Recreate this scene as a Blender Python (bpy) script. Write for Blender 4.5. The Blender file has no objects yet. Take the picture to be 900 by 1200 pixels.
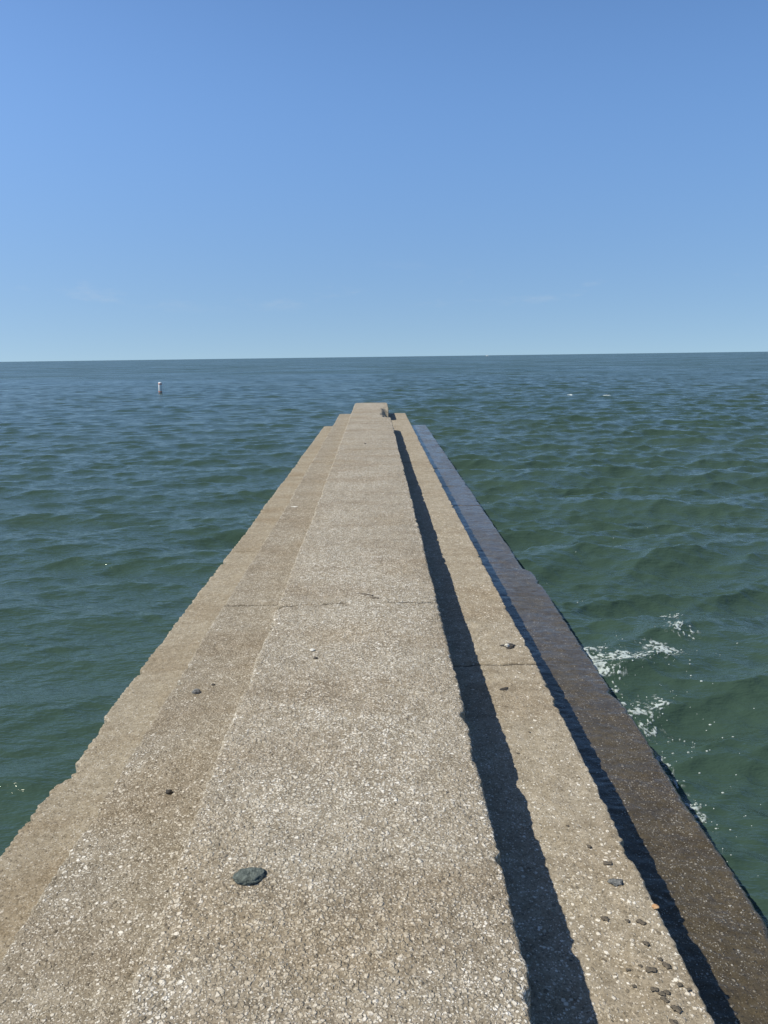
import bpy, math, random
import numpy as np
from mathutils import Matrix, Vector

S = bpy.context.scene
C = S.collection
PI = math.pi
R = math.radians

# ------------------------------------------------------------------ camera
WATER_DROP = 2.55                 # lens above the mean water level
CAM_Z = WATER_DROP
F_PX, IMG_W, IMG_H = 900.0, 900.0, 1200.0
ROLL = math.atan(12 / 900.0)
PITCH = math.atan((600 - 418) / F_PX)
YAW = R(-0.5)


def ray(x, y):
    u, v = x - IMG_W / 2, y - IMG_H / 2
    c, s = math.cos(ROLL), math.sin(ROLL)
    u, v = u * c - v * s, u * s + v * c
    d = (u, F_PX * math.cos(PITCH) - v * math.sin(PITCH), -(F_PX * math.sin(PITCH) + v * math.cos(PITCH)))
    cy, sy = math.cos(YAW), math.sin(YAW)
    return Vector((d[0] * cy - d[1] * sy, d[0] * sy + d[1] * cy, d[2]))


def at(x, y, z):
    """where the line of sight through a photo pixel meets the level z"""
    d = ray(x, y)
    t = (z - CAM_Z) / d.z
    return Vector((d.x * t, d.y * t, z))


cam_data = bpy.data.cameras.new('camera')
cam = bpy.data.objects.new('camera', cam_data)
C.objects.link(cam)
fwd = ray(450, 600).normalized()
rgt = (ray(451, 600) - ray(449, 600)).normalized()
up = rgt.cross(fwd)
M = Matrix((rgt, up, -fwd)).transposed().to_4x4()
M.translation = Vector((0, 0, CAM_Z))
cam.matrix_world = M
cam_data.sensor_fit = 'VERTICAL'
cam_data.sensor_height = 24.0
cam_data.lens = 24.0 * F_PX / IMG_H
cam_data.clip_start = 0.05
cam_data.clip_end = 60000
S.camera = cam

# ------------------------------------------------------------------ light
SUN_EL = 54.0
SUN_AZ = 97.0          # degrees to the left of the pier's axis
world = bpy.data.worlds.new('World')
S.world = world
world.use_nodes = True
wt = world.node_tree
wt.nodes.clear()
w_out = wt.nodes.new('ShaderNodeOutputWorld')
w_bg = wt.nodes.new('ShaderNodeBackground')
w_sky = wt.nodes.new('ShaderNodeTexSky')
w_sky.sky_type = 'NISHITA'
w_sky.sun_disc = False
w_sky.sun_elevation = R(SUN_EL)
w_sky.sun_rotation = R(-SUN_AZ)
w_sky.altitude = 0
w_sky.air_density = 1.0
w_sky.dust_density = 0.6
w_sky.ozone_density = 1.5
w_bg.inputs['Strength'].default_value = 0.1
w_tc = wt.nodes.new('ShaderNodeTexCoord')
w_map = wt.nodes.new('ShaderNodeMapping')          # lifts the look-up clear of the sky model's brown horizon band
w_map.inputs['Scale'].default_value = (1, 1, .80)
w_map.inputs['Location'].default_value = (0, 0, .115)
w_hsv = wt.nodes.new('ShaderNodeHueSaturation')
w_hsv.inputs['Hue'].default_value = .505
w_hsv.inputs['Saturation'].default_value = 1.22
w_hsv.inputs['Value'].default_value = 1.66
wt.links.new(w_tc.outputs['Generated'], w_map.inputs['Vector'])
wt.links.new(w_map.outputs[0], w_sky.inputs['Vector'])
wt.links.new(w_sky.outputs[0], w_hsv.inputs['Color'])
# a few faint wisps of cloud low over the lake
w_sep = wt.nodes.new('ShaderNodeSeparateXYZ')
wt.links.new(w_tc.outputs['Generated'], w_sep.inputs[0])
w_cm = wt.nodes.new('ShaderNodeMapping')
w_cm.inputs['Scale'].default_value = (9, 9, 30)
w_cm.inputs['Location'].default_value = (5.1, 1.7, .3)
wt.links.new(w_tc.outputs['Generated'], w_cm.inputs['Vector'])
w_cn = wt.nodes.new('ShaderNodeTexNoise')
w_cn.inputs['Scale'].default_value = 1.0
w_cn.inputs['Detail'].default_value = 5.0
w_cn.inputs['Roughness'].default_value = .62
wt.links.new(w_cm.outputs[0], w_cn.inputs['Vector'])


def w_range(sock, a, b, t0=0.0, t1=1.0):
    nd = wt.nodes.new('ShaderNodeMapRange')
    nd.interpolation_type = 'SMOOTHSTEP'
    wt.links.new(sock, nd.inputs['Value'])
    nd.inputs['From Min'].default_value = a; nd.inputs['From Max'].default_value = b
    nd.inputs['To Min'].default_value = t0; nd.inputs['To Max'].default_value = t1
    return nd.outputs[0]


def w_mul(a, b):
    nd = wt.nodes.new('ShaderNodeMath')
    nd.operation = 'MULTIPLY'
    wt.links.new(a, nd.inputs[0]); wt.links.new(b, nd.inputs[1])
    return nd.outputs[0]


w_cl = w_mul(w_mul(w_range(w_cn.outputs[0], .56, .74, 0, .17), w_range(w_sep.outputs['Z'], .05, .072)), w_range(w_sep.outputs['Z'], .085, .12, 1, 0))
w_mix = wt.nodes.new('ShaderNodeMix')
w_mix.data_type = 'RGBA'
wt.links.new(w_cl, w_mix.inputs[0])
wt.links.new(w_hsv.outputs[0], w_mix.inputs[6])
w_mix.inputs[7].default_value = (7.5, 8.3, 9.0, 1)
# upper sky out of view dimmed to deepen shadows, horizon dimmed slightly too
w_dim = wt.nodes.new('ShaderNodeVectorMath')
w_dim.operation = 'SCALE'
wt.links.new(w_mix.outputs[2], w_dim.inputs[0])
wt.links.new(w_mul(w_range(w_sep.outputs['Z'], .30, .85, 1.0, .42), w_range(w_sep.outputs['Z'], -.02, .30, .74, 1.0)), w_dim.inputs['Scale'])
wt.links.new(w_dim.outputs[0], w_bg.inputs['Color'])
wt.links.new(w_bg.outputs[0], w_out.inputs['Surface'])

sun_data = bpy.data.lights.new('sun', 'SUN')
sun_data.energy = 4.8
sun_data.angle = R(0.53)
sun_data.color = (1.0, 0.965, 0.865)
sun = bpy.data.objects.new('sun', sun_data)
C.objects.link(sun)
sd = Vector((-math.sin(R(SUN_AZ)) * math.cos(R(SUN_EL)), math.cos(R(SUN_AZ)) * math.cos(R(SUN_EL)), math.sin(R(SUN_EL))))
sun.rotation_euler = sd.to_track_quat('Z', 'Y').to_euler()
sun.location = sd * 50

S.view_settings.view_transform = 'Standard'
S.view_settings.look = 'None'
S.view_settings.exposure = 0.0
S.view_settings.gamma = 1.0
S.view_settings.use_curve_mapping = False

# ------------------------------------------------------------------ helpers
rng = np.random.default_rng(11)


def hash2(ix, iy, seed):
    h = (ix.astype(np.int64) * 374761393 + iy.astype(np.int64) * 668265263 + seed * 2147483647 + 12345) & 0xFFFFFFFF
    h = ((h ^ (h >> 13)) * 1274126177) & 0xFFFFFFFF
    h = ((h ^ (h >> 16)) * 2246822519) & 0xFFFFFFFF
    return ((h ^ (h >> 15)) & 0xFFFFFF) / float(0xFFFFFF)


def vnoise(x, y, seed=0):
    """smooth value noise in 0..1"""
    x = np.asarray(x, float); y = np.asarray(y, float)
    x, y = np.broadcast_arrays(x, y)
    ix, iy = np.floor(x), np.floor(y)
    fx, fy = x - ix, y - iy
    fx = fx * fx * fx * (fx * (fx * 6 - 15) + 10)
    fy = fy * fy * fy * (fy * (fy * 6 - 15) + 10)
    a, b = hash2(ix, iy, seed), hash2(ix + 1, iy, seed)
    c, d = hash2(ix, iy + 1, seed), hash2(ix + 1, iy + 1, seed)
    return (a * (1 - fx) + b * fx) * (1 - fy) + (c * (1 - fx) + d * fx) * fy


def fbm(x, y, seed=0, octs=3):
    t, a, n = 0.0, 1.0, 0.0
    for k in range(octs):
        t = t + a * vnoise(x * 2 ** k, y * 2 ** k, seed + 17 * k)
        n += a
        a *= 0.5
    return t / n


def sstep(a, b, x):
    t = np.clip((x - a) / (b - a), 0, 1)
    return t * t * (3 - 2 * t)


def link_mesh(name, verts, faces, mat, parent=None, smooth=True, loops=None):
    me = bpy.data.meshes.new(name)
    if isinstance(faces, np.ndarray) and faces.ndim == 2:
        k = faces.shape[1]
        me.vertices.add(len(verts))
        me.vertices.foreach_set('co', np.ascontiguousarray(verts, dtype=np.float32).ravel())
        me.loops.add(faces.size)
        me.loops.foreach_set('vertex_index', np.ascontiguousarray(faces, dtype=np.int32).ravel())
        me.polygons.add(len(faces))
        me.polygons.foreach_set('loop_start', np.arange(0, faces.size, k, dtype=np.int32))
        me.polygons.foreach_set('loop_total', np.full(len(faces), k, dtype=np.int32))
        me.update(calc_edges=True)
    else:
        me.from_pydata([tuple(v) for v in verts], [], faces)
    me.validate()
    if smooth:
        me.polygons.foreach_set('use_smooth', [True] * len(me.polygons))
    me.materials.append(mat)
    o = bpy.data.objects.new(name, me)
    C.objects.link(o)
    if parent:
        o.parent = parent
    return o


def tag(o, label=None, cat=None, group=None, kind=None):
    for k, v in (('label', label), ('category', cat), ('group', group), ('kind', kind)):
        if v:
            o[k] = v
    return o


def empty(name, loc):
    o = bpy.data.objects.new(name, None)
    o.location = loc
    o.empty_display_size = 0.2
    C.objects.link(o)
    return o


class NT:
    """short notation for building a material"""
    def __init__(self, name):
        self.m = bpy.data.materials.new(name)
        self.m.use_nodes = True
        self.t = self.m.node_tree
        self.t.nodes.clear()
        self.out = self.n('ShaderNodeOutputMaterial')
        self.b = self.n('ShaderNodeBsdfPrincipled')
        self.l(self.b.outputs[0], self.out.inputs['Surface'])

    def n(self, typ, **kw):
        nd = self.t.nodes.new(typ)
        for k, v in kw.items():
            setattr(nd, k, v)
        return nd

    def l(self, a, b):
        self.t.links.new(a, b)

    def put(self, sock, v):
        if isinstance(v, bpy.types.NodeSocket):
            self.l(v, sock)
        else:
            sock.default_value = v

    def math(self, op, a, b=0.0, c=None, clamp=False):
        nd = self.n('ShaderNodeMath', operation=op, use_clamp=clamp)
        self.put(nd.inputs[0], a); self.put(nd.inputs[1], b)
        if c is not None:
            self.put(nd.inputs[2], c)
        return nd.outputs[0]

    def ramp(self, v, a, b, to0=0.0, to1=1.0):
        nd = self.n('ShaderNodeMapRange', interpolation_type='SMOOTHSTEP')
        self.put(nd.inputs['Value'], v)
        self.put(nd.inputs['From Min'], a); self.put(nd.inputs['From Max'], b)
        nd.inputs['To Min'].default_value = to0; nd.inputs['To Max'].default_value = to1
        return nd.outputs[0]

    def mix(self, f, a, b, blend='MIX'):
        nd = self.n('ShaderNodeMix', data_type='RGBA', blend_type=blend)
        self.put(nd.inputs[0], f)
        self.put(nd.inputs[6], a if isinstance(a, bpy.types.NodeSocket) else (*a, 1))
        self.put(nd.inputs[7], b if isinstance(b, bpy.types.NodeSocket) else (*b, 1))
        return nd.outputs[2]

    def pos(self, scale=(1, 1, 1), rot=0.0):
        g = self.n('ShaderNodeNewGeometry')
        mp = self.n('ShaderNodeMapping')
        mp.inputs['Scale'].default_value = scale
        mp.inputs['Rotation'].default_value = (0, 0, rot)
        self.l(g.outputs['Position'], mp.inputs['Vector'])
        return mp.outputs[0]

    def noise(self, vec, scale, detail=3.0, rough=0.5, out=0):
        nd = self.n('ShaderNodeTexNoise')
        self.l(vec, nd.inputs['Vector'])
        nd.inputs['Scale'].default_value = scale
        nd.inputs['Detail'].default_value = detail
        nd.inputs['Roughness'].default_value = rough
        return nd.outputs[out]

    def voro(self, vec, scale, feature='F1'):
        nd = self.n('ShaderNodeTexVoronoi', feature=feature)
        self.l(vec, nd.inputs['Vector'])
        nd.inputs['Scale'].default_value = scale
        return nd

    def sep(self, col):
        nd = self.n('ShaderNodeSeparateColor')
        self.l(col, nd.inputs[0])
        return nd.outputs

    def bump(self, h, strength, dist, normal=None):
        nd = self.n('ShaderNodeBump')
        nd.inputs['Strength'].default_value = strength
        nd.inputs['Distance'].default_value = dist
        self.l(h, nd.inputs['Height'])
        if normal:
            self.l(normal, nd.inputs['Normal'])
        return nd.outputs[0]


def rgb_ramp(m, v, stops):
    nd = m.n('ShaderNodeValToRGB')
    e = nd.color_ramp.elements
    e[0].position, e[0].color = stops[0][0], (*stops[0][1], 1)
    e[1].position, e[1].color = stops[-1][0], (*stops[-1][1], 1)
    for p, c in stops[1:-1]:
        k = e.new(p)
        k.color = (*c, 1)
    m.l(v, nd.inputs[0])
    return nd.outputs[0]


def concrete(name, dens=0.6, mortar=((.20, .17, .13), (.30, .26, .20)), bright=1.0, rough=0.9, stain=0.35, wet=0.0, bump=1.0):
    """exposed aggregate concrete: two sizes of rounded pebbles in a sandy, stained mortar"""
    m = NT(name)
    p = m.pos()
    wob = m.n('ShaderNodeVectorMath', operation='SCALE')
    m.l(m.noise(p, 60, 2, .5, 1), wob.inputs[0]); wob.inputs['Scale'].default_value = 0.013
    add = m.n('ShaderNodeVectorMath', operation='ADD')
    m.l(p, add.inputs[0]); m.l(wob.outputs[0], add.inputs[1])
    pw = add.outputs[0]
    big = m.noise(p, 0.9, 4, .6)
    mid = m.noise(p, 7, 5, .65)
    fine = m.noise(p, 260, 3, .7)
    grit = m.noise(p, 90, 3, .6)
    banded = m.noise(m.pos((0.35, 1.0, 1)), 2.3, 4, .6)
    density = m.math('ADD', m.math('MULTIPLY', m.math('SUBTRACT', big, .5), 1.1), dens)
    density = m.math('ADD', density, m.math('MULTIPLY', m.math('SUBTRACT', mid, .5), .7))
    col = m.mix(m.ramp(mid, .3, .7), mortar[0], mortar[1])
    col = m.mix(m.ramp(fine, .35, .65, 0, .55), col, tuple(c * 1.5 for c in mortar[1]))
    col = m.mix(m.ramp(grit, .52, .66, 0, .6), col, tuple(c * .45 for c in mortar[0]))
    height = m.math('MULTIPLY', fine, .12)
    height = m.math('ADD', height, m.math('MULTIPLY', grit, .35))
    for scale, share, hh in ((165.0, .95, .25), (98.0, .85, .6), (62.0, .56, 1.0)):
        v = m.voro(pw, scale)
        r = m.sep(v.outputs['Color'])
        present = m.math('LESS_THAN', r[0], m.math('MULTIPLY', density, share))
        size = m.math('MULTIPLY_ADD', r[1], .34, .30)
        prof = m.ramp(v.outputs['Distance'], m.math('MULTIPLY', size, .62), size, 1, 0)
        msk = m.math('MULTIPLY', prof, present)
        tone = rgb_ramp(m, r[2], ((0, (.22, .185, .135)), (.25, (.40, .345, .262)), (.5, (.54, .48, .38)), (.7, (.68, .62, .515)), (1, (.86, .81, .715))))
        col = m.mix(msk, col, m.mix(1.0, tone, (bright,) * 3, 'MULTIPLY'))
        height = m.math('ADD', height, m.math('MULTIPLY', msk, hh))
    # tea-coloured stains and darker bands of weathering
    col = m.mix(m.ramp(banded, .42, .72, 0, stain), col, m.mix(1.0, col, (.62, .52, .40), 'MULTIPLY'))
    col = m.mix(m.ramp(big, .52, .72, 0, stain), col, m.mix(1.0, col, (.80, .70, .55), 'MULTIPLY'))
    mot = m.noise(p, 24, 4, .65)
    col = m.mix(m.ramp(mot, .38, .62, 1, 0), col, m.mix(1.0, col, (.80, .78, .74), 'MULTIPLY'))
    # small dark pock marks
    pk = m.voro(pw, 17)
    pr = m.sep(pk.outputs['Color'])
    pock = m.math('MULTIPLY', m.math('LESS_THAN', pr[0], .13), m.ramp(pk.outputs['Distance'], .05, .11, 1, 0))
    col = m.mix(m.math('MULTIPLY', pock, .8), col, (.035, .03, .025))
    height = m.math('SUBTRACT', height, m.math('MULTIPLY', pock, 1.2))
    jd = m.n('ShaderNodeAttribute', attribute_name='joint_dirt')
    col = m.mix(m.ramp(jd.outputs['Fac'], .15, .6, 0, .85), col, (.030, .026, .020))
    m.l(col, m.b.inputs['Base Color'])
    nrm = m.bump(height, 0.75 * bump, 0.006)
    m.l(nrm, m.b.inputs['Normal'])
    m.b.inputs['Roughness'].default_value = rough
    m.b.inputs['Specular IOR Level'].default_value = 0.25
    if wet:
        rip = m.noise(m.pos((.5, 1.6, 1)), 9, 4, .6)
        m.l(m.ramp(m.noise(m.pos((1.6, .6, 1)), 2.2, 4, .6), .35, .62, wet * .6, wet), m.b.inputs['Coat Weight'])
        m.b.inputs['Coat IOR'].default_value = 1.33
        m.b.inputs['Coat Roughness'].default_value = 0.12
        m.l(m.bump(m.math('ADD', m.math('MULTIPLY', height, .06), rip), .35, 0.02), m.b.inputs['Coat Normal'])
    return m.m


def plain(name, c1, c2, scale=60, rough=.8, bump=.5, dist=.003):
    m = NT(name)
    tc = m.n('ShaderNodeTexCoord')
    nz = m.noise(tc.outputs['Object'], scale, 4, .6)
    m.l(m.mix(m.ramp(nz, .3, .7), c1, c2), m.b.inputs['Base Color'])
    m.b.inputs['Roughness'].default_value = rough
    m.l(m.bump(nz, bump, dist), m.b.inputs['Normal'])
    return m.m


# ------------------------------------------------------------------ water
def water_material():
    m = NT('lake_water')
    p = m.pos()
    patch = m.noise(p, .05, 3, .5)
    body = m.mix(m.ramp(patch, .3, .7), (.038, .068, .049), (.046, .077, .056))
    m.l(body, m.b.inputs['Base Color'])
    m.b.inputs['IOR'].default_value = 1.33
    m.b.inputs['Specular IOR Level'].default_value = 0.30
    m.b.inputs['Specular Tint'].default_value = (.98, 1, .82, 1)
    ln = m.n('ShaderNodeVectorMath', operation='LENGTH')
    m.l(p, ln.inputs[0])
    d = ln.outputs['Value']
    gustn = m.noise(m.pos((.7, 1, 1)), .05, 5, .65)
    m.l(m.math('MULTIPLY', m.ramp(d, 15, 170, .095, .29), m.ramp(gustn, .3, .7, .7, 1.3)), m.b.inputs['Roughness'])
    # capillary ripples: slopes of fine wind ripples too small to model
    def slopes(scale, rot, amp, detail):
        c = m.noise(m.pos((.8, 1, 1), rot), scale, detail, .55, 1)
        s = m.n('ShaderNodeVectorMath', operation='SUBTRACT')
        m.l(c, s.inputs[0]); s.inputs[1].default_value = (.5, .5, .5)
        k = m.n('ShaderNodeVectorMath', operation='MULTIPLY')
        m.l(s.outputs[0], k.inputs[0]); k.inputs[1].default_value = (amp * .5, amp, 0)
        return k.outputs[0]
    g = m.n('ShaderNodeNewGeometry')
    acc = g.outputs['Normal']
    far = m.math('MULTIPLY', m.ramp(d, 60, 300, 0.0, 1), m.ramp(m.noise(m.pos((.5, 1, 1)), .03, 4, .6), .3, .7, .35, 1.6))
    for sc, rot, amp, det in ((1.8, .12, .6, 3), (.42, -.08, .75, 3), (.10, .05, .55, 3), (.03, .0, .30, 3)):
        sl = m.n('ShaderNodeVectorMath', operation='SCALE')
        m.l(slopes(sc, rot, amp, det), sl.inputs[0]); m.l(far, sl.inputs['Scale'])
        ad = m.n('ShaderNodeVectorMath', operation='ADD')
        m.l(acc, ad.inputs[0]); m.l(sl.outputs[0], ad.inputs[1])
        acc = ad.outputs[0]
    nm = m.n('ShaderNodeVectorMath', operation='NORMALIZE')
    m.l(acc, nm.inputs[0])
    h1 = m.noise(m.pos((.4, 1, 1), .15), 7, 4, .6)
    h2 = m.noise(m.pos((.5, 1, 1), -.3), 15, 3, .6)
    h0 = m.noise(m.pos((.45, 1, 1), .05), 3.1, 3, .55)
    h1 = m.math('ADD', h1, m.math('MULTIPLY', h0, .9))
    near = m.math('ADD', h1, m.math('MULTIPLY', h2, .5))
    m.l(m.bump(near, .62, .05, nm.outputs[0]), m.b.inputs['Normal'])
    return m.m


waves = []
for k in range(120):
    lam = 0.13 * (7.0 / 0.13) ** (k / 119.0) * rng.uniform(.9, 1.1)
    spread = rng.normal(0, .30 + .36 * max(0, 1 - lam / 1.5))
    th = -PI / 2 + .10 + spread                      # they run towards the shore, behind the camera
    amp = ((1.42 if lam > .4 else 1.2) if lam < 1.9 else .85) * .0058 * lam ** .97 if lam < 1.2 else .0058 * 1.2 ** .97 * (lam / 1.2) ** .12 if lam < 3.2 else .0058 * 1.2 ** .97 * (3.2 / 1.2) ** .12 * (3.2 / lam) ** .8
    waves.append((lam, math.cos(th), math.sin(th), amp * rng.uniform(.6, 1.3), rng.uniform(0, 2 * PI)))


def water_height(x, y, spacing=0.0):
    """wave heights and the sideways pull that sharpens crests"""
    z = np.zeros_like(x); dx = np.zeros_like(x); dy = np.zeros_like(x)
    gust = .80 + .5 * fbm(x / 9, y / 7, 5, 2)
    lee = (.60 + .38 * sstep(-2, 2, x)) * (1 - .45 * sstep(-.5, -1.5, x) * sstep(9, 3, y))
    for lam, cx, cy, a, ph in waves:
        k = 2 * PI / lam
        w = np.clip((lam / np.maximum(spacing, 1e-6) - 2.1) / 1.6, 0, 1)
        arg = k * (x * cx + y * cy) + ph
        A = a * w * gust * lee
        z += A * np.cos(arg)
        q = .9
        dx -= q * A * cx * np.sin(arg); dy -= q * A * cy * np.sin(arg)
    # the swell running along the open side of the pier
    warp = 1.1 * (fbm(x / 3.1 + 7, y / 5, 31, 3) - .5) * 1.6 + .03 * (x - 3)
    yy = y + warp
    phi = 2 * PI * (yy - 5.9) / 3.45
    env = sstep(1.0, 2.4, x) * (1 - sstep(13, 26, y)) * (.55 + .9 * fbm(x / 3.5, y / 4, 77, 2))
    env = env * (1 - .35 * sstep(8, 16, x))
    A = .080 * env
    z += A * (np.cos(phi) + .22 * np.cos(2 * phi))
    dy += .8 * A * np.sin(phi)
    # gentler on the sheltered side
    phl = 2 * PI * (y + .10 * x + 1.5 * fbm(x / 5, y / 5, 91, 2)) / 2.6
    el = sstep(1.0, 2.6, -x) * (1 - sstep(16, 40, y)) * .026
    z += el * np.cos(phl)
    return z, dx, dy


def build_water():
    a_in = np.arange(-48, 48.001, .1)
    a_out = np.concatenate([np.arange(-180, -49, 1.5), a_in, np.arange(49.5, 180, 1.5)])
    ang = np.radians(a_out)
    r = [.6]
    while r[-1] < 420:
        r.append(r[-1] * (1.0036 if r[-1] > 4 else 1.0055) + (.004 if r[-1] < 4 else 0))
    while r[-1] < 45000:
        r.append(r[-1] * 1.05)
    r = np.array(r)
    RR, AA = np.meshgrid(r, ang, indexing='ij')
    X = RR * np.sin(AA); Y = RR * np.cos(AA)
    sp = np.gradient(r)[:, None] * np.ones_like(X)
    astep = np.where(np.abs(a_out) <= 48.01, .1, 1.5)[None, :]
    sp = np.maximum(sp, RR * np.radians(astep))
    zone = RR[:, 0] < 425
    Z = np.zeros_like(X); DX = np.zeros_like(X); DY = np.zeros_like(X)
    nz = int(zone.sum())
    Z[:nz], DX[:nz], DY[:nz] = water_height(X[:nz], Y[:nz], sp[:nz])
    V = np.stack([X + DX, Y + DY, Z], -1).reshape(-1, 3)
    nr, na = X.shape
    i = np.arange(nr - 1)[:, None]; j = np.arange(na)[None, :]
    j2 = (j + 1) % na
    Fq = np.stack([np.broadcast_to(i * na + j, (nr - 1, na)), np.broadcast_to((i + 1) * na + j, (nr - 1, na)),
                   np.broadcast_to((i + 1) * na + j2, (nr - 1, na)), np.broadcast_to(i * na + j2, (nr - 1, na))], -1).reshape(-1, 4)
    Fq = Fq[:, ::-1]
    o = link_mesh('water', V, Fq, water_material())
    tag(o, 'choppy green lake water reaching out to the horizon', 'water', kind='structure')
    return o


water = build_water()

# ------------------------------------------------------------------ the pier
Y0, Y1 = -5.0, 25.9
Z_CAP, Z_STEP, Z_LEDGE = CAM_Z - 1.5, CAM_Z - 1.86, CAM_Z - 2.26


def stations(joints):
    ys = [Y0]
    while ys[-1] < Y1:
        y = ys[-1]
        ys.append(y + (.06 if y < .6 else max(.009, .0036 * y)))
    ys = np.array(ys)
    ys[-1] = Y1
    for jy in joints:
        ys = ys[np.abs(ys - jy) > .05]
        ys = np.concatenate([ys, np.arange(jy - .05, jy + .0501, .0045)])
    for a, b in ((19.4, 20.1), (22.7, 23.6)):
        ys = ys[(ys < a) | (ys > b)]
        ys = np.concatenate([ys, np.arange(a, b, .022)])
    ys = ys[(ys < Y1 - .12)]
    ys = np.concatenate([ys, Y1 - np.array([.12, .08, .05, .03, .015, .006, 0])])
    return np.unique(np.round(ys, 5))


def edge_wear(y, seed, amount):
    """how far the arris is worn back, in metres"""
    e = .010 * (fbm(y / .9, 0 * y + seed, seed, 3) - .5) * 2
    e += .010 * (fbm(y / .07, 0 * y + 3.3, seed + 5, 3) - .35)
    chip = np.clip(fbm(y / .13, 0 * y + 9.1, seed + 9, 4) - .63, 0, 1)
    e += .16 * chip
    e += .015 * (fbm(y / .020, 0 * y, seed + 13, 2) - .5)
    return e * amount


def course(name, mat, parent, xl, xr, z_top, z_bot, seed, left_edge=True, right_edge=True, joints=(), cols=.013,
           rad=.022, wear=1.0, notch=None, dome=0.0, end_in=0.0):
    ys = stations(joints)
    n = len(ys)
    l = np.interp(ys, *zip(*xl)) if isinstance(xl, (list, tuple)) else np.full(n, xl)
    r = np.interp(ys, *zip(*xr)) if isinstance(xr, (list, tuple)) else np.full(n, xr)
    el = edge_wear(ys, seed, wear) if left_edge else np.zeros(n)
    er = edge_wear(ys, seed + 40, wear) if right_edge else np.zeros(n)
    rl = rad * (.6 + 1.1 * fbm(ys / .35, 0 * ys, seed + 70, 2))
    rr = rad * (.6 + 1.1 * fbm(ys / .35, 0 * ys, seed + 71, 2))
    # corners worn round at the outer end
    endr = np.clip(1 - (Y1 - ys) / .12, 0, 1) ** 2 * .10
    L = l + el + endr; Rr = r - er - endr
    nt = max(8, int((np.mean(Rr - L)) / cols))
    rows = []
    sides = np.array([0.0, .35, .6, .8, .92])
    arc = np.radians([0, 22, 45, 68, 90])
    def side(xe, rad_, sgn, sd, edge):
        pts = []
        for s in sides:
            zz = z_bot + (z_top - rad_ - z_bot) * s
            off = .016 * (fbm(ys / .25, 0 * ys + s * 2.3, sd, 3) - .5) if edge else 0
            pts.append((xe + sgn * off, zz))
        for a in arc:
            pts.append((xe + sgn * rad_ * (1 - np.cos(a)), z_top - rad_ + rad_ * np.sin(a)))
        return pts
    ptsL = side(L, rl, 1, seed + 81, left_edge)
    ptsR = side(Rr, rr, -1, seed + 82, right_edge)
    top = []
    for t in np.linspace(0, 1, nt + 2)[1:-1]:
        t2 = t
        top.append((L + rl + (Rr - rr - L - rl) * t2, np.full(n, z_top)))
    prof = ptsL + top + ptsR[::-1]
    X = np.stack([p[0] * np.ones(n) for p in prof], 1)
    Z = np.stack([p[1] * np.ones(n) for p in prof], 1)
    Y = np.repeat(ys[:, None], X.shape[1], 1)
    up_ = np.zeros(X.shape[1]); up_[5:-5] = 1
    up_[5:10] = [.2, .4, .6, .8, 1]; up_[-10:-5] = [1, .8, .6, .4, .2]
    dirt = np.zeros_like(X)
    dz = .012 * (fbm(X / .7, Y / .9, seed + 1, 3) - .5) + .006 * (fbm(X / .09, Y / .09, seed + 2, 2) - .5) + .004 * (vnoise(X / .025, Y / .025, seed + 3) - .5)
    for jy in joints:
        line = jy + .030 * (fbm(X / .12, 0 * X + jy, seed + 50, 3) - .5)
        depth = sstep(.30, .50, fbm(X / .14, 0 * X + 2 + jy, seed + 52, 2))
        gap = depth * np.clip(1 - np.abs(Y - line) / .017, 0, 1)
        dz -= .022 * gap
        dirt = np.maximum(dirt, gap)
    xn = (X - L[:, None]) / (Rr - L)[:, None]
    dz -= dome * (2 * xn - 1) ** 4
    dz -= .03 * np.clip(1 - (Y1 - Y) / .06, 0, 1) ** 2
    Z = Z + dz * up_[None, :]
    if notch:
        Z = notch(X, Y, Z)
    nc = X.shape[1]
    V = np.stack([X, Y, Z], -1).reshape(-1, 3)
    i = np.arange(n - 1)[:, None]; j = np.arange(nc - 1)[None, :]
    q = np.stack([i * nc + j, i * nc + j + 1, (i + 1) * nc + j + 1, (i + 1) * nc + j], -1).reshape(-1, 4)
    # close the two ends and the underside with strips of quads between mirrored profile points
    half = nc // 2
    e = []
    for row, flip in ((0, False), (n - 1, True)):
        for k in range(half - 1):
            a, b = row * nc + k, row * nc + k + 1
            c, d = row * nc + nc - 2 - k, row * nc + nc - 1 - k
            if b == c:
                continue
            e.append((a, d, c, b) if not flip else (a, b, c, d))
    q = np.concatenate([q[:, ::-1], np.array(e)])
    o = link_mesh(name, V, q[:, ::-1], mat, parent)
    at_ = o.data.attributes.new('joint_dirt', 'FLOAT', 'POINT')
    at_.data.foreach_set('value', dirt.ravel().astype(np.float32))
    return o


pier = empty('pier', (0, 0, 0))
tag(pier, 'long stepped concrete pier running straight out into the lake', 'pier')

m_cap = concrete('aggregate_concrete', dens=1.12, mortar=((.185, .156, .114), (.325, .278, .208)), stain=.40)
m_step_l = concrete('stained_aggregate_concrete', dens=.86, mortar=((.184, .156, .116), (.288, .247, .184)), stain=.38, bright=.92)
m_ledge_l = concrete('smooth_tan_concrete', dens=.34, mortar=((.240, .205, .150), (.330, .284, .208)), stain=.45, bright=.75, bump=.7)
m_step_r = concrete('pale_tan_concrete', dens=.38, mortar=((.24, .203, .150), (.345, .297, .222)), stain=.35, bump=.8)
m_ledge_r = concrete('wet_brown_concrete', dens=.13, mortar=((.048, .038, .021), (.092, .073, .042)), stain=.3, bright=.48, rough=.6, wet=.88, bump=1.2)


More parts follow.
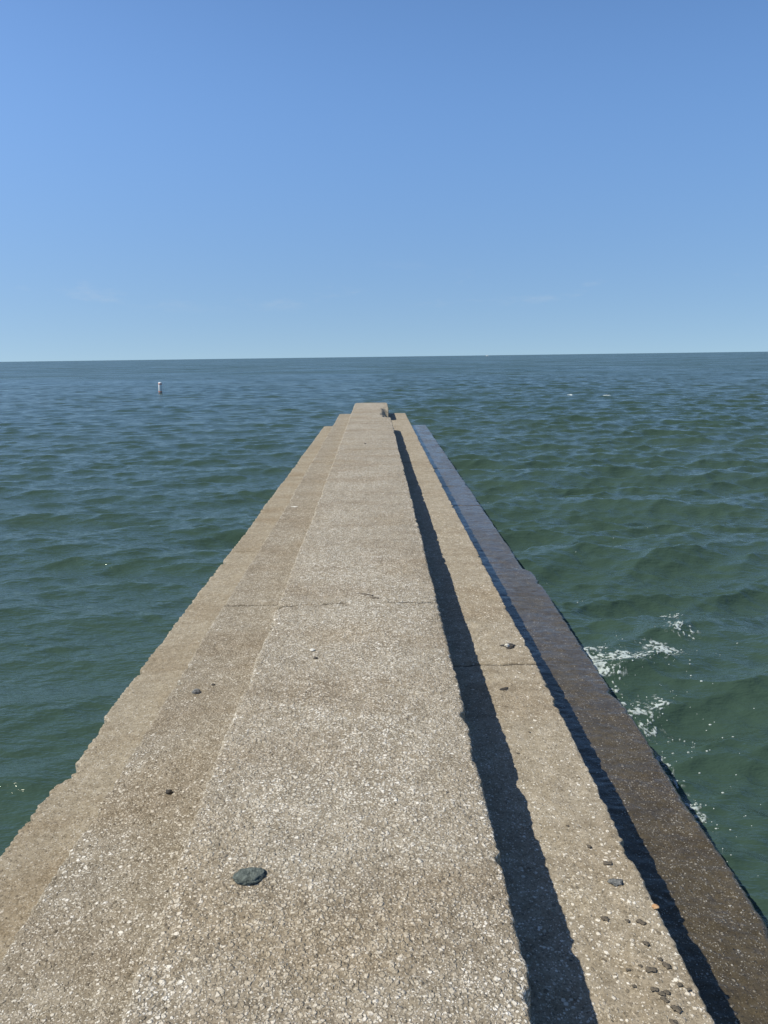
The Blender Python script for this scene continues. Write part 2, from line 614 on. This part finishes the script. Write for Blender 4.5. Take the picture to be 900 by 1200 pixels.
def cap_notch(X, Y, Z):
    """the corner broken off the open side of the cap just before its end"""
    wob = .22 * (fbm(X / .28, Y / .5, 401, 2) - .5)
    along = sstep(19.55, 19.95, Y + wob) * (1 - sstep(22.9, 23.05, Y + wob))
    across = sstep(.13, .36, X + .16 * (fbm(X / .15, Y / .35, 402, 3) - .5))
    drop = along * across * (.31 + .05 * (fbm(X / .1, Y / .2, 403, 2) - .5))
    floor = Z_STEP - .03
    Zn = np.where(Z > Z_STEP + .02, np.maximum(Z - drop, np.minimum(Z, Z_STEP + .012)), Z)
    # the face of the last block is ragged
    rag = sstep(23.0, 23.1, Y) * (1 - sstep(23.15, 23.5, Y)) * sstep(.12, .36, X) * .05 * fbm(X / .08, Y / .08, 404, 2)
    return np.where(Z > Z_STEP + .2, Zn - rag, Zn)


J_CAP = at(430, 707, Z_CAP).y
J_STEP_R = at(600, 778, Z_STEP).y
J_STEP_L = at(338, 709, Z_STEP).y
J_STEP_L2 = at(372, 541, Z_STEP).y
course('cap', m_cap, pier, [(-5, -.61), (1.5, -.622), (2.6, -.638), (7.5, -.630), (24.5, -.688), (26, -.685)],
       [(-5, .35), (1.5, .36), (3.2, .368), (6, .372), (20, .375), (26, .37)], Z_CAP, Z_STEP - .06, 3,
       joints=(J_CAP, 12.3, 17.6), cols=.012, rad=.015, wear=.75, notch=cap_notch, dome=.006)
course('step', m_step_l, pier, [(-5, -1.23), (2.1, -1.222), (3.3, -1.208), (9, -1.17), (25.9, -1.218)], -.152, Z_STEP, Z_LEDGE - .06, 103,
       right_edge=False, joints=(J_STEP_L, J_STEP_L2), rad=.012)['label'] = 'brown stained step on the calm side of the pier'
course('step', m_step_r, pier, -.148, [(-5, .92), (1.8, .932), (2.3, .946), (4.7, .968), (9.6, .955), (25.9, .985)], Z_STEP, Z_LEDGE - .06, 203,
       left_edge=False, joints=(J_STEP_R, 13.0), rad=.012, wear=.8)['label'] = 'pale tan step beside the wet ledge'
course('ledge', m_ledge_l, pier, [(-5, -1.79), (3.2, -1.785), (3.9, -1.775), (4.38, -1.760), (4.55, -1.80), (5.1, -1.79), (11.3, -1.758), (25.9, -1.75)], -.152, Z_LEDGE, -1.6, 303,
       right_edge=False, joints=(8.9,), rad=.014, wear=1.7)['label'] = 'dry smooth tan ledge above calm water'
course('ledge', m_ledge_r, pier, -.148, [(-5, 1.53), (2.7, 1.555), (3.6, 1.56), (4.5, 1.605), (5.2, 1.595), (7.2, 1.645), (7.85, 1.645), (8.0, 1.572), (12, 1.60), (26, 1.67)], Z_LEDGE, -1.6, 403,
       left_edge=False, joints=(11.6, 13.4, 15.6, 18.2, 20.9), rad=.022, wear=.8)['label'] = 'wet dark brown ledge where waves break'


# ------------------------------------------------------------------ foam
def build_foam():
    m = NT('foam')
    nz = m.noise(m.pos(), 90, 3, .6)
    m.l(m.mix(nz, (.30, .36, .34), (.62, .68, .65)), m.b.inputs['Base Color'])
    m.b.inputs['Roughness'].default_value = .55
    cov = m.n('ShaderNodeAttribute', attribute_name='cover')
    m.l(m.ramp(cov.outputs['Fac'], 0, 1, .05, .95), m.b.inputs['Alpha'])
    xs = np.arange(1.50, 4.2, .0065); ysg = np.arange(2.4, 8.2, .0065)
    X, Y = np.meshgrid(xs, ysg, indexing='ij')
    def blob(px, py, rx, ry, rot=0.0):
        c = at(px, py, 0.05)
        a = (X - c.x) * math.cos(rot) + (Y - c.y) * math.sin(rot)
        b = -(X - c.x) * math.sin(rot) + (Y - c.y) * math.cos(rot)
        return np.exp(-(a / rx) ** 2 - (b / ry) ** 2)
    dens = np.zeros_like(X)
    for args in ((692, 772, .10, .55, 0), (700, 788, .22, .30, 0), (712, 770, .30, .14, .1), (735, 778, .35, .10, .15), (775, 762, .18, .16, 0), (798, 745, .17, .16, .3),
                 (752, 832, .16, .26, 0), (765, 815, .14, .14, 0), (768, 880, .10, .22, 0), (805, 932, .09, .20, 0), (790, 714, .18, .10, 0),
                 (742, 852, .12, .34, 0), (722, 815, .10, .34, 0), (790, 912, .10, .30, 0), (668, 745, .08, .6, 0)):
        dens = np.maximum(dens, blob(*args))
    lace = np.abs(fbm(X / .16 + 3 * fbm(X / .3, Y / .3, 611, 2), Y / .22, 612, 4) - .5) * 2
    grain = fbm(X / .021, Y / .026, 613, 3)
    val = dens * (.82 - lace * 1.7) + (grain - .5) * 1.6 * sstep(.05, .5, dens)
    keep = val > .24
    Z, DX, DY = water_height(X, Y, np.full_like(X, .03))
    VX, VY = X + DX, Y + DY
    # sheets 6 mm thick riding on the water
    ni, nj = X.shape
    idx = np.arange(ni * nj).reshape(ni, nj)
    f = keep[:-1, :-1] & keep[1:, :-1] & keep[1:, 1:] & keep[:-1, 1:]
    quads = np.stack([idx[:-1, :-1][f], idx[1:, :-1][f], idx[1:, 1:][f], idx[:-1, 1:][f]], -1)
    used = np.unique(quads)
    remap = -np.ones(ni * nj, int); remap[used] = np.arange(len(used))
    thick = (.002 + .010 * np.clip(val, 0, 1) * grain).ravel()[used]
    base = np.stack([VX.ravel()[used], VY.ravel()[used], Z.ravel()[used]], -1)
    topv = base.copy(); topv[:, 2] += thick
    base[:, 2] -= .01
    q = remap[quads]; nu = len(used)
    faces = [q, q[:, ::-1] + nu]
    e = np.concatenate([q[:, [0, 1]], q[:, [1, 2]], q[:, [2, 3]], q[:, [3, 0]]])
    key = {}
    for a, b in e:
        k = (min(a, b), max(a, b))
        key[k] = None if k in key else (a, b)
    sk = [(b, a, a + nu, b + nu) for ab in key.values() if ab for a, b in (ab,)]
    faces.append(np.array(sk))
    V = [np.concatenate([topv, base])]
    Fs = [np.concatenate(faces)]
    off = len(V[0])
    # single bubbles and flecks drifting round the patches
    g = np.random.default_rng(5)
    spots = []
    for px, py, rx, ry, k in ((790, 760, .6, .5, 60), (755, 840, .45, .5, 150), (770, 885, .25, .4, 60), (808, 932, .2, .3, 70), (850, 930, .4, .5, 24),
                              (700, 790, .4, .5, 90), (880, 985, .35, .5, 14), (800, 800, .8, .5, 45), (690, 640, 1.2, 2.5, 18), (840, 620, 2.0, 2.0, 7), (640, 610, 1.0, 3, 12)):
        c = at(px, py, 0.05)
        for _ in range(int(k * .5)):
            spots.append((c.x + g.normal(0, rx * .6), c.y + g.normal(0, ry * .6), min(abs(g.normal(0, .0028)) + .002, .007)))
    oct_v = np.array([(math.cos(a) * math.cos(b), math.sin(a) * math.cos(b), math.sin(b)) for b in (-.5, .3, 1.0) for a in np.arange(6) * PI / 3 + b])
    oq = []
    for ring in range(2):
        for k in range(6):
            oq.append((ring * 6 + k, ring * 6 + (k + 1) % 6, ring * 6 + 6 + (k + 1) % 6, ring * 6 + 6 + k))
    oq += [(12, 13, 14, 15), (12, 15, 16, 17)]
    oq = np.array(oq)
    sx = np.array([s[0] for s in spots]); sy = np.array([s[1] for s in spots])
    sz, sdx, sdy = water_height(sx, sy, np.full_like(sx, .03))
    for (x, y, r), z, ddx, ddy in zip(spots, sz, sdx, sdy):
        if x + ddx < 1.66:
            continue
        v = oct_v * np.array([r * g.uniform(.8, 2.0), r * g.uniform(.8, 1.5), r * .8]) + np.array([x + ddx, y + ddy, z])
        V.append(v); Fs.append(oq + off); off += len(v)
    cover = [np.tile(sstep(.24, .85, val).ravel()[used], 2), np.ones(off - 2 * nu)]
    o = link_mesh('foam', np.concatenate(V), np.concatenate(Fs), m.m)
    ca = o.data.attributes.new('cover', 'FLOAT', 'POINT')
    ca.data.foreach_set('value', np.concatenate(cover)[:len(o.data.vertices)].astype(np.float32))
    tag(o, 'white foam and bubbles where waves slap against the wet ledge', 'foam', kind='stuff')


build_foam()


def build_whitecaps():
    mat = plain('foam_crest', (.36, .42, .41), (.55, .60, .58), 20, .6, .3)
    labels = ('small white breaking wave crest, nearer the pier of two far out on the right',
              'small white breaking wave crest, farther from the pier of two far out on the right')
    for k, (px, py) in enumerate(((668, 461), (711, 462.5))):
        c = at(px, py, .1)
        n, mm = 26, 7
        V = []
        for i in range(n):
            s = i / (n - 1) * 2 - 1
            w = (1 - s * s) ** .6 * (.6 + .7 * vnoise(i / 3.0, k * 9.1, 3))
            for j in range(mm):
                a = j / (mm - 1) * PI
                V.append((s * (.20 + .06 * k), math.cos(a) * .16 * w + .12 * (vnoise(i / 4.0, 2.0 + k, 5) - .5), math.sin(a) * (.085 - .02 * k) * w * (.7 + .6 * vnoise(i / 1.5, j / 1.5, 8 + k)) - .02))
        F = [(i * mm + j, i * mm + j + 1, (i + 1) * mm + j + 1, (i + 1) * mm + j) for i in range(n - 1) for j in range(mm - 1)]
        o = link_mesh('whitecap', V, [f[::-1] for f in F], mat)
        z, dx, dy = water_height(np.array([c.x]), np.array([c.y]), np.array([.4]))
        o.location = (c.x, c.y, float(z[0]) + .03)
        tag(o, labels[k], 'whitecap', 'breaking wave crests')


build_whitecaps()


# ------------------------------------------------------------------ buoy
def lathe(profile, seg=28):
    V, F = [], []
    for r, z in profile:
        for k in range(seg):
            a = 2 * PI * k / seg
            V.append((r * math.cos(a), r * math.sin(a), z))
    n = len(profile)
    for i in range(n - 1):
        for k in range(seg):
            F.append((i * seg + k, i * seg + (k + 1) % seg, (i + 1) * seg + (k + 1) % seg, (i + 1) * seg + k))
    F.append(tuple(range(seg - 1, -1, -1)))
    F.append(tuple((n - 1) * seg + k for k in range(seg)))
    return V, F


def build_buoy():
    b = at(188, 460.5, 0)
    root = empty('marker_buoy', (b.x, b.y, 0))
    root.rotation_euler = (R(2), R(2.5), 0)
    tag(root, 'white spar buoy with orange bands floating alone on the lake', 'buoy')
    white = plain('buoy_white', (.86, .86, .84), (.80, .80, .77), 14, .45, .1)
    orange = plain('buoy_orange', (.75, .19, .05), (.62, .15, .05), 14, .5, .1)
    dark = plain('buoy_dark', (.03, .03, .035), (.06, .06, .06), 30, .6, .2)
    V, F = lathe([(.10, -.5), (.135, -.46), (.135, .76), (.128, .795), (.10, .82), (.05, .832), (.02, .835)])
    link_mesh('body', V, F, white, root)
    for z in (.70, .10):
        V, F = lathe([(.1355, z - .035), (.1385, z - .033), (.1385, z + .033), (.1355, z + .035)])
        link_mesh('band', V, F, orange, root)
    V, F = lathe([(.136, -.06), (.143, -.055), (.143, .035), (.136, .04)])
    link_mesh('waterline_collar', V, F, dark, root)
    V, F = lathe([(.012, .83), (.016, .835), (.016, .86), (.010, .868)], 12)
    link_mesh('lifting_eye', V, F, dark, root)


build_buoy()


# ------------------------------------------------------------------ far boat on the horizon
def build_boat():
    d = ray(571, 417)
    t = 2600 / math.hypot(d.x, d.y)
    root = empty('motor_boat', (d.x * t, d.y * t, 0))
    root.rotation_euler = (0, 0, R(70))
    tag(root, 'tiny white motor boat far off on the horizon', 'boat')
    white = plain('boat_white', (.82, .82, .80), (.74, .74, .72), 1, .4, .05)
    glass = plain('boat_glass', (.02, .03, .04), (.03, .04, .05), 1, .1, .0)
    n = 14
    V = []
    for i in range(n):
        s = i / (n - 1)
        w = 1.6 * (1 - s ** 3.2) + .03
        sh = 1.35 + .75 * s * s
        y = -4.5 + 9.5 * s
        V += [(-w * .55, y - .5 * s, -.5), (-w * .9, y - .2 * s, .25), (-w, y, sh), (w, y, sh), (w * .9, y - .2 * s, .25), (w * .55, y - .5 * s, -.5)]
    F = []
    for i in range(n - 1):
        for k in range(6):
            F.append((i * 6 + k, i * 6 + (k + 1) % 6, (i + 1) * 6 + (k + 1) % 6, (i + 1) * 6 + k))
    F += [tuple(range(5, -1, -1)), tuple((n - 1) * 6 + k for k in range(6))]
    link_mesh('hull', V, F, white, root, smooth=False)
    def tapered(name, x0, x1, ya, yb, yc, yd, z0, z1, mat):
        V = [(-x0, ya, z0), (x0, ya, z0), (x0, yb, z0), (-x0, yb, z0), (-x1, yc, z1), (x1, yc, z1), (x1, yd, z1), (-x1, yd, z1)]
        F = [(3, 2, 1, 0), (4, 5, 6, 7), (0, 1, 5, 4), (1, 2, 6, 5), (2, 3, 7, 6), (3, 0, 4, 7)]
        return link_mesh(name, V, F, mat, root, smooth=False)
    tapered('cabin', 1.25, 1.1, -2.2, 2.4, -2.0, 1.6, 1.4, 2.5, white)
    tapered('windscreen', 1.12, .98, -1.7, 1.62, -1.6, 1.0, 2.503, 3.1, glass)
    tapered('roof', 1.2, 1.1, -1.9, 1.3, -1.8, 1.1, 3.103, 3.25, white)


build_boat()


# ------------------------------------------------------------------ stones and scraps on the pier
def pebble(name, mat, loc, size, seed, label, cat, group=None, rot=0.0, rough=.35, sub=14):
    V, F = [], []
    nu_, nv_ = sub + 6, sub
    g = np.random.default_rng(seed)
    for j in range(nv_ + 1):
        b = -PI / 2 + PI * j / nv_
        for i in range(nu_):
            a = 2 * PI * i / nu_
            d = np.array([math.cos(a) * math.cos(b), math.sin(a) * math.cos(b), math.sin(b)])
            n = float(fbm(d[0] * 1.7 + seed, d[1] * 1.7 + d[2] * 1.3 + seed * .7, seed, 3)) - .5
            n += .4 * (float(vnoise(d[0] * 6 + seed, d[1] * 6 + d[2] * 5, seed + 2)) - .5)
            v = d * (1 + rough * 1.6 * n)
            V.append((v[0] * size[0], v[1] * size[1], max(v[2], -.45) * size[2]))
    for j in range(nv_):
        for i in range(nu_):
            F.append((j * nu_ + i, j * nu_ + (i + 1) % nu_, (j + 1) * nu_ + (i + 1) % nu_, (j + 1) * nu_ + i))
    o = link_mesh(name, V, F, mat)
    o.location = (loc[0], loc[1], loc[2] + size[2] * .40)
    o.rotation_euler = (0, 0, rot)
    tag(o, label, cat, group)
    return o


green = plain('green_stone', (.040, .050, .042), (.150, .172, .148), 75, .9, 1.0, .010)
greyst = plain('grey_stone', (.16, .16, .15), (.30, .29, .27), 50, .85, .6)
darkst = plain('dark_stone', (.028, .024, .020), (.065, .055, .042), 60, .8, .8)
palest = plain('pale_stone', (.55, .52, .45), (.70, .67, .60), 50, .85, .5)
rust = plain('rust_stone', (.38, .20, .09), (.55, .36, .20), 50, .85, .6)
brown = plain('brown_scrap', (.085, .070, .050), (.155, .128, .094), 70, .9, .8)

c = at(293, 1027, Z_CAP)
pebble('stone', green, c, (.046, .036, .010), 7, 'dark green rounded stone set in the near part of the pier top', 'stone', rot=.25, rough=.3, sub=22)
c = at(230, 812, Z_STEP)
pebble('stone', greyst, c, (.024, .020, .018), 12, 'small grey stone lying alone on the brown stained step', 'stone', rot=.6)
c = at(198, 929, Z_STEP)
pebble('stone', darkst, c, (.016, .012, .010), 15, 'small black stone on the brown stained step, nearest the camera', 'stone', rot=.2)
c = at(250, 803, Z_STEP)
pebble('stone', darkst, c, (.012, .010, .007), 17, 'tiny black speck of stone just past the grey stone on the brown step', 'stone')
c = at(345, 594, Z_STEP)
pebble('stone', palest, c, (.042, .030, .006), 19, 'flat whitish stone far along the brown stained step', 'stone')
c = at(366, 762, Z_CAP)
pebble('stone', palest, c, (.015, .013, .005), 23, 'pale cream stone on the pier top near the crack', 'stone')
c = at(370, 772, Z_CAP)
pebble('stone', darkst, c, (.011, .009, .007), 25, 'tiny black stone beside the pale cream stone on the pier top', 'stone')
c = at(768, 1063, Z_STEP)
pebble('stone', rust, c, (.013, .010, .005), 27, 'rusty orange stone at the worn edge of the pale tan step', 'stone')
c = at(428, 520, Z_CAP)
pebble('stone', darkst, c, (.018, .022, .008), 29, 'black stone on the far part of the pier top', 'stone')


def sliver(px0, py0, px1, py1, width, seed):
    a, b = at(px0, py0, Z_CAP), at(px1, py1, Z_CAP)
    n = 16
    V = []
    d = (b - a); side = Vector((-d.y, d.x, 0)).normalized()
    for i in range(n):
        s = i / (n - 1)
        p = a + d * s + side * .012 * (float(vnoise(s * 5, seed, seed)) - .5)
        w = width * (math.sin(PI * (.04 + .92 * s)) ** .6) * (.6 + .7 * float(vnoise(s * 9, seed + 2, seed)))
        h = .006 + .004 * float(vnoise(s * 7, seed + 5, seed))
        for k in range(6):
            t = PI * k / 5
            q = p + side * math.cos(t) * w
            V.append((q.x - a.x, q.y - a.y, math.sin(t) * h - (.003 if k in (0, 5) else 0)))
    F = [(i * 6 + k, i * 6 + k + 1, (i + 1) * 6 + k + 1, (i + 1) * 6 + k) for i in range(n - 1) for k in range(5)]
    F += [tuple(range(5, -1, -1)), tuple((n - 1) * 6 + k for k in range(6))]
    o = link_mesh('bark_scrap', V, F, brown)
    o.location = (a.x, a.y, Z_CAP + .001)
    return o


tag(sliver(420, 696, 436, 699, .022, 3), 'wider grey brown scrap lying just past the crack across the pier top', 'scrap', 'scraps by the crack')
tag(sliver(432, 700.5, 444, 702, .016, 6), 'thinner dark brown scrap lying closest to the crack across the pier top', 'scrap', 'scraps by the crack')

# dried weed on the pale tan step; farthest clump is a hole drawn dark
c = at(596, 757, Z_STEP)
pebble('dark_clump', darkst, c, (.040, .036, .005), 31, 'black clump drawn as a hole round a pale pebble, farthest along the pale tan step', 'weed clump', 'dark clumps on the pale step', rough=.9)
pebble('stone', palest, (c.x - .012, c.y - .01, c.z + .002), (.016, .016, .012), 33, 'pale pebble in the farthest black clump on the pale tan step', 'stone')
c = at(591, 808, Z_STEP)
pebble('dark_clump', darkst, c, (.030, .022, .004), 35, 'black clump beside the shadow, second farthest along the pale tan step', 'weed clump', 'dark clumps on the pale step', rough=.9)
c = at(721, 1034, Z_STEP)
pebble('dark_clump', plain('grey_weed', (.10, .105, .10), (.20, .20, .19), 90, .9, 1.0, .006), c, (.028, .016, .0025), 37, 'grey ring shaped weed clump in the middle of the pale tan step', 'weed clump', 'dark clumps on the pale step', rough=.9)
clump_proto = []
spots = [(712, 1012, 1.1), (709, 1077, 1.0), (735, 1079, .6), (751, 1081, 1.0), (757, 1106, .8), (773, 1124, .6), (763, 1137, 1.1), (781, 1132, 1.0), (750, 1132, .5),
         (767, 1160, .8), (776, 1165, .8), (781, 1163, .7), (779, 1172, .8), (793, 1183, 1.1), (796, 1154, .6), (807, 1160, .5), (743, 1156, .5), (789, 1198, .9),
         (736, 1137, .5), (690, 992, .7), (620, 858, .5), (607, 883, .5), (665, 968, .5)]
g = np.random.default_rng(77)
for k in range(3):
    o = pebble('dark_clump', brown, (0, 0, 0), (.0125, .0085, .0007), 51 + k, 'x', 'weed clump', 'dark clumps on the pale step', rough=1.5)
    clump_proto.append(o)
named = {0: 'lone brown weed fleck just past the grey ring shaped clump on the pale tan step',
         19: 'small brown weed fleck nearest the long shadow, second one past the grey clump'}
for i, (px, py, s) in enumerate(spots):
    o = clump_proto[i] if i < 3 else clump_proto[i % 3].copy()
    if i >= 3:
        C.objects.link(o)
    c = at(px, py, Z_STEP)
    o.location = (c.x, c.y, c.z + .0018)
    o.rotation_euler = (0, 0, g.uniform(-1.2, .2))
    o.scale = (s * .95, s * .95, s)
    if i in named:
        o['label'] = named[i]
    elif py < 1000:
        o['label'] = 'tiny brown weed speck on the middle stretch of the pale tan step'
    elif py < 1100:
        o['label'] = 'brown weed fleck in the loose row of three just before the rusty stone'
    else:
        o['label'] = 'brown weed fleck in the cluster nearest the camera on the pale tan step'
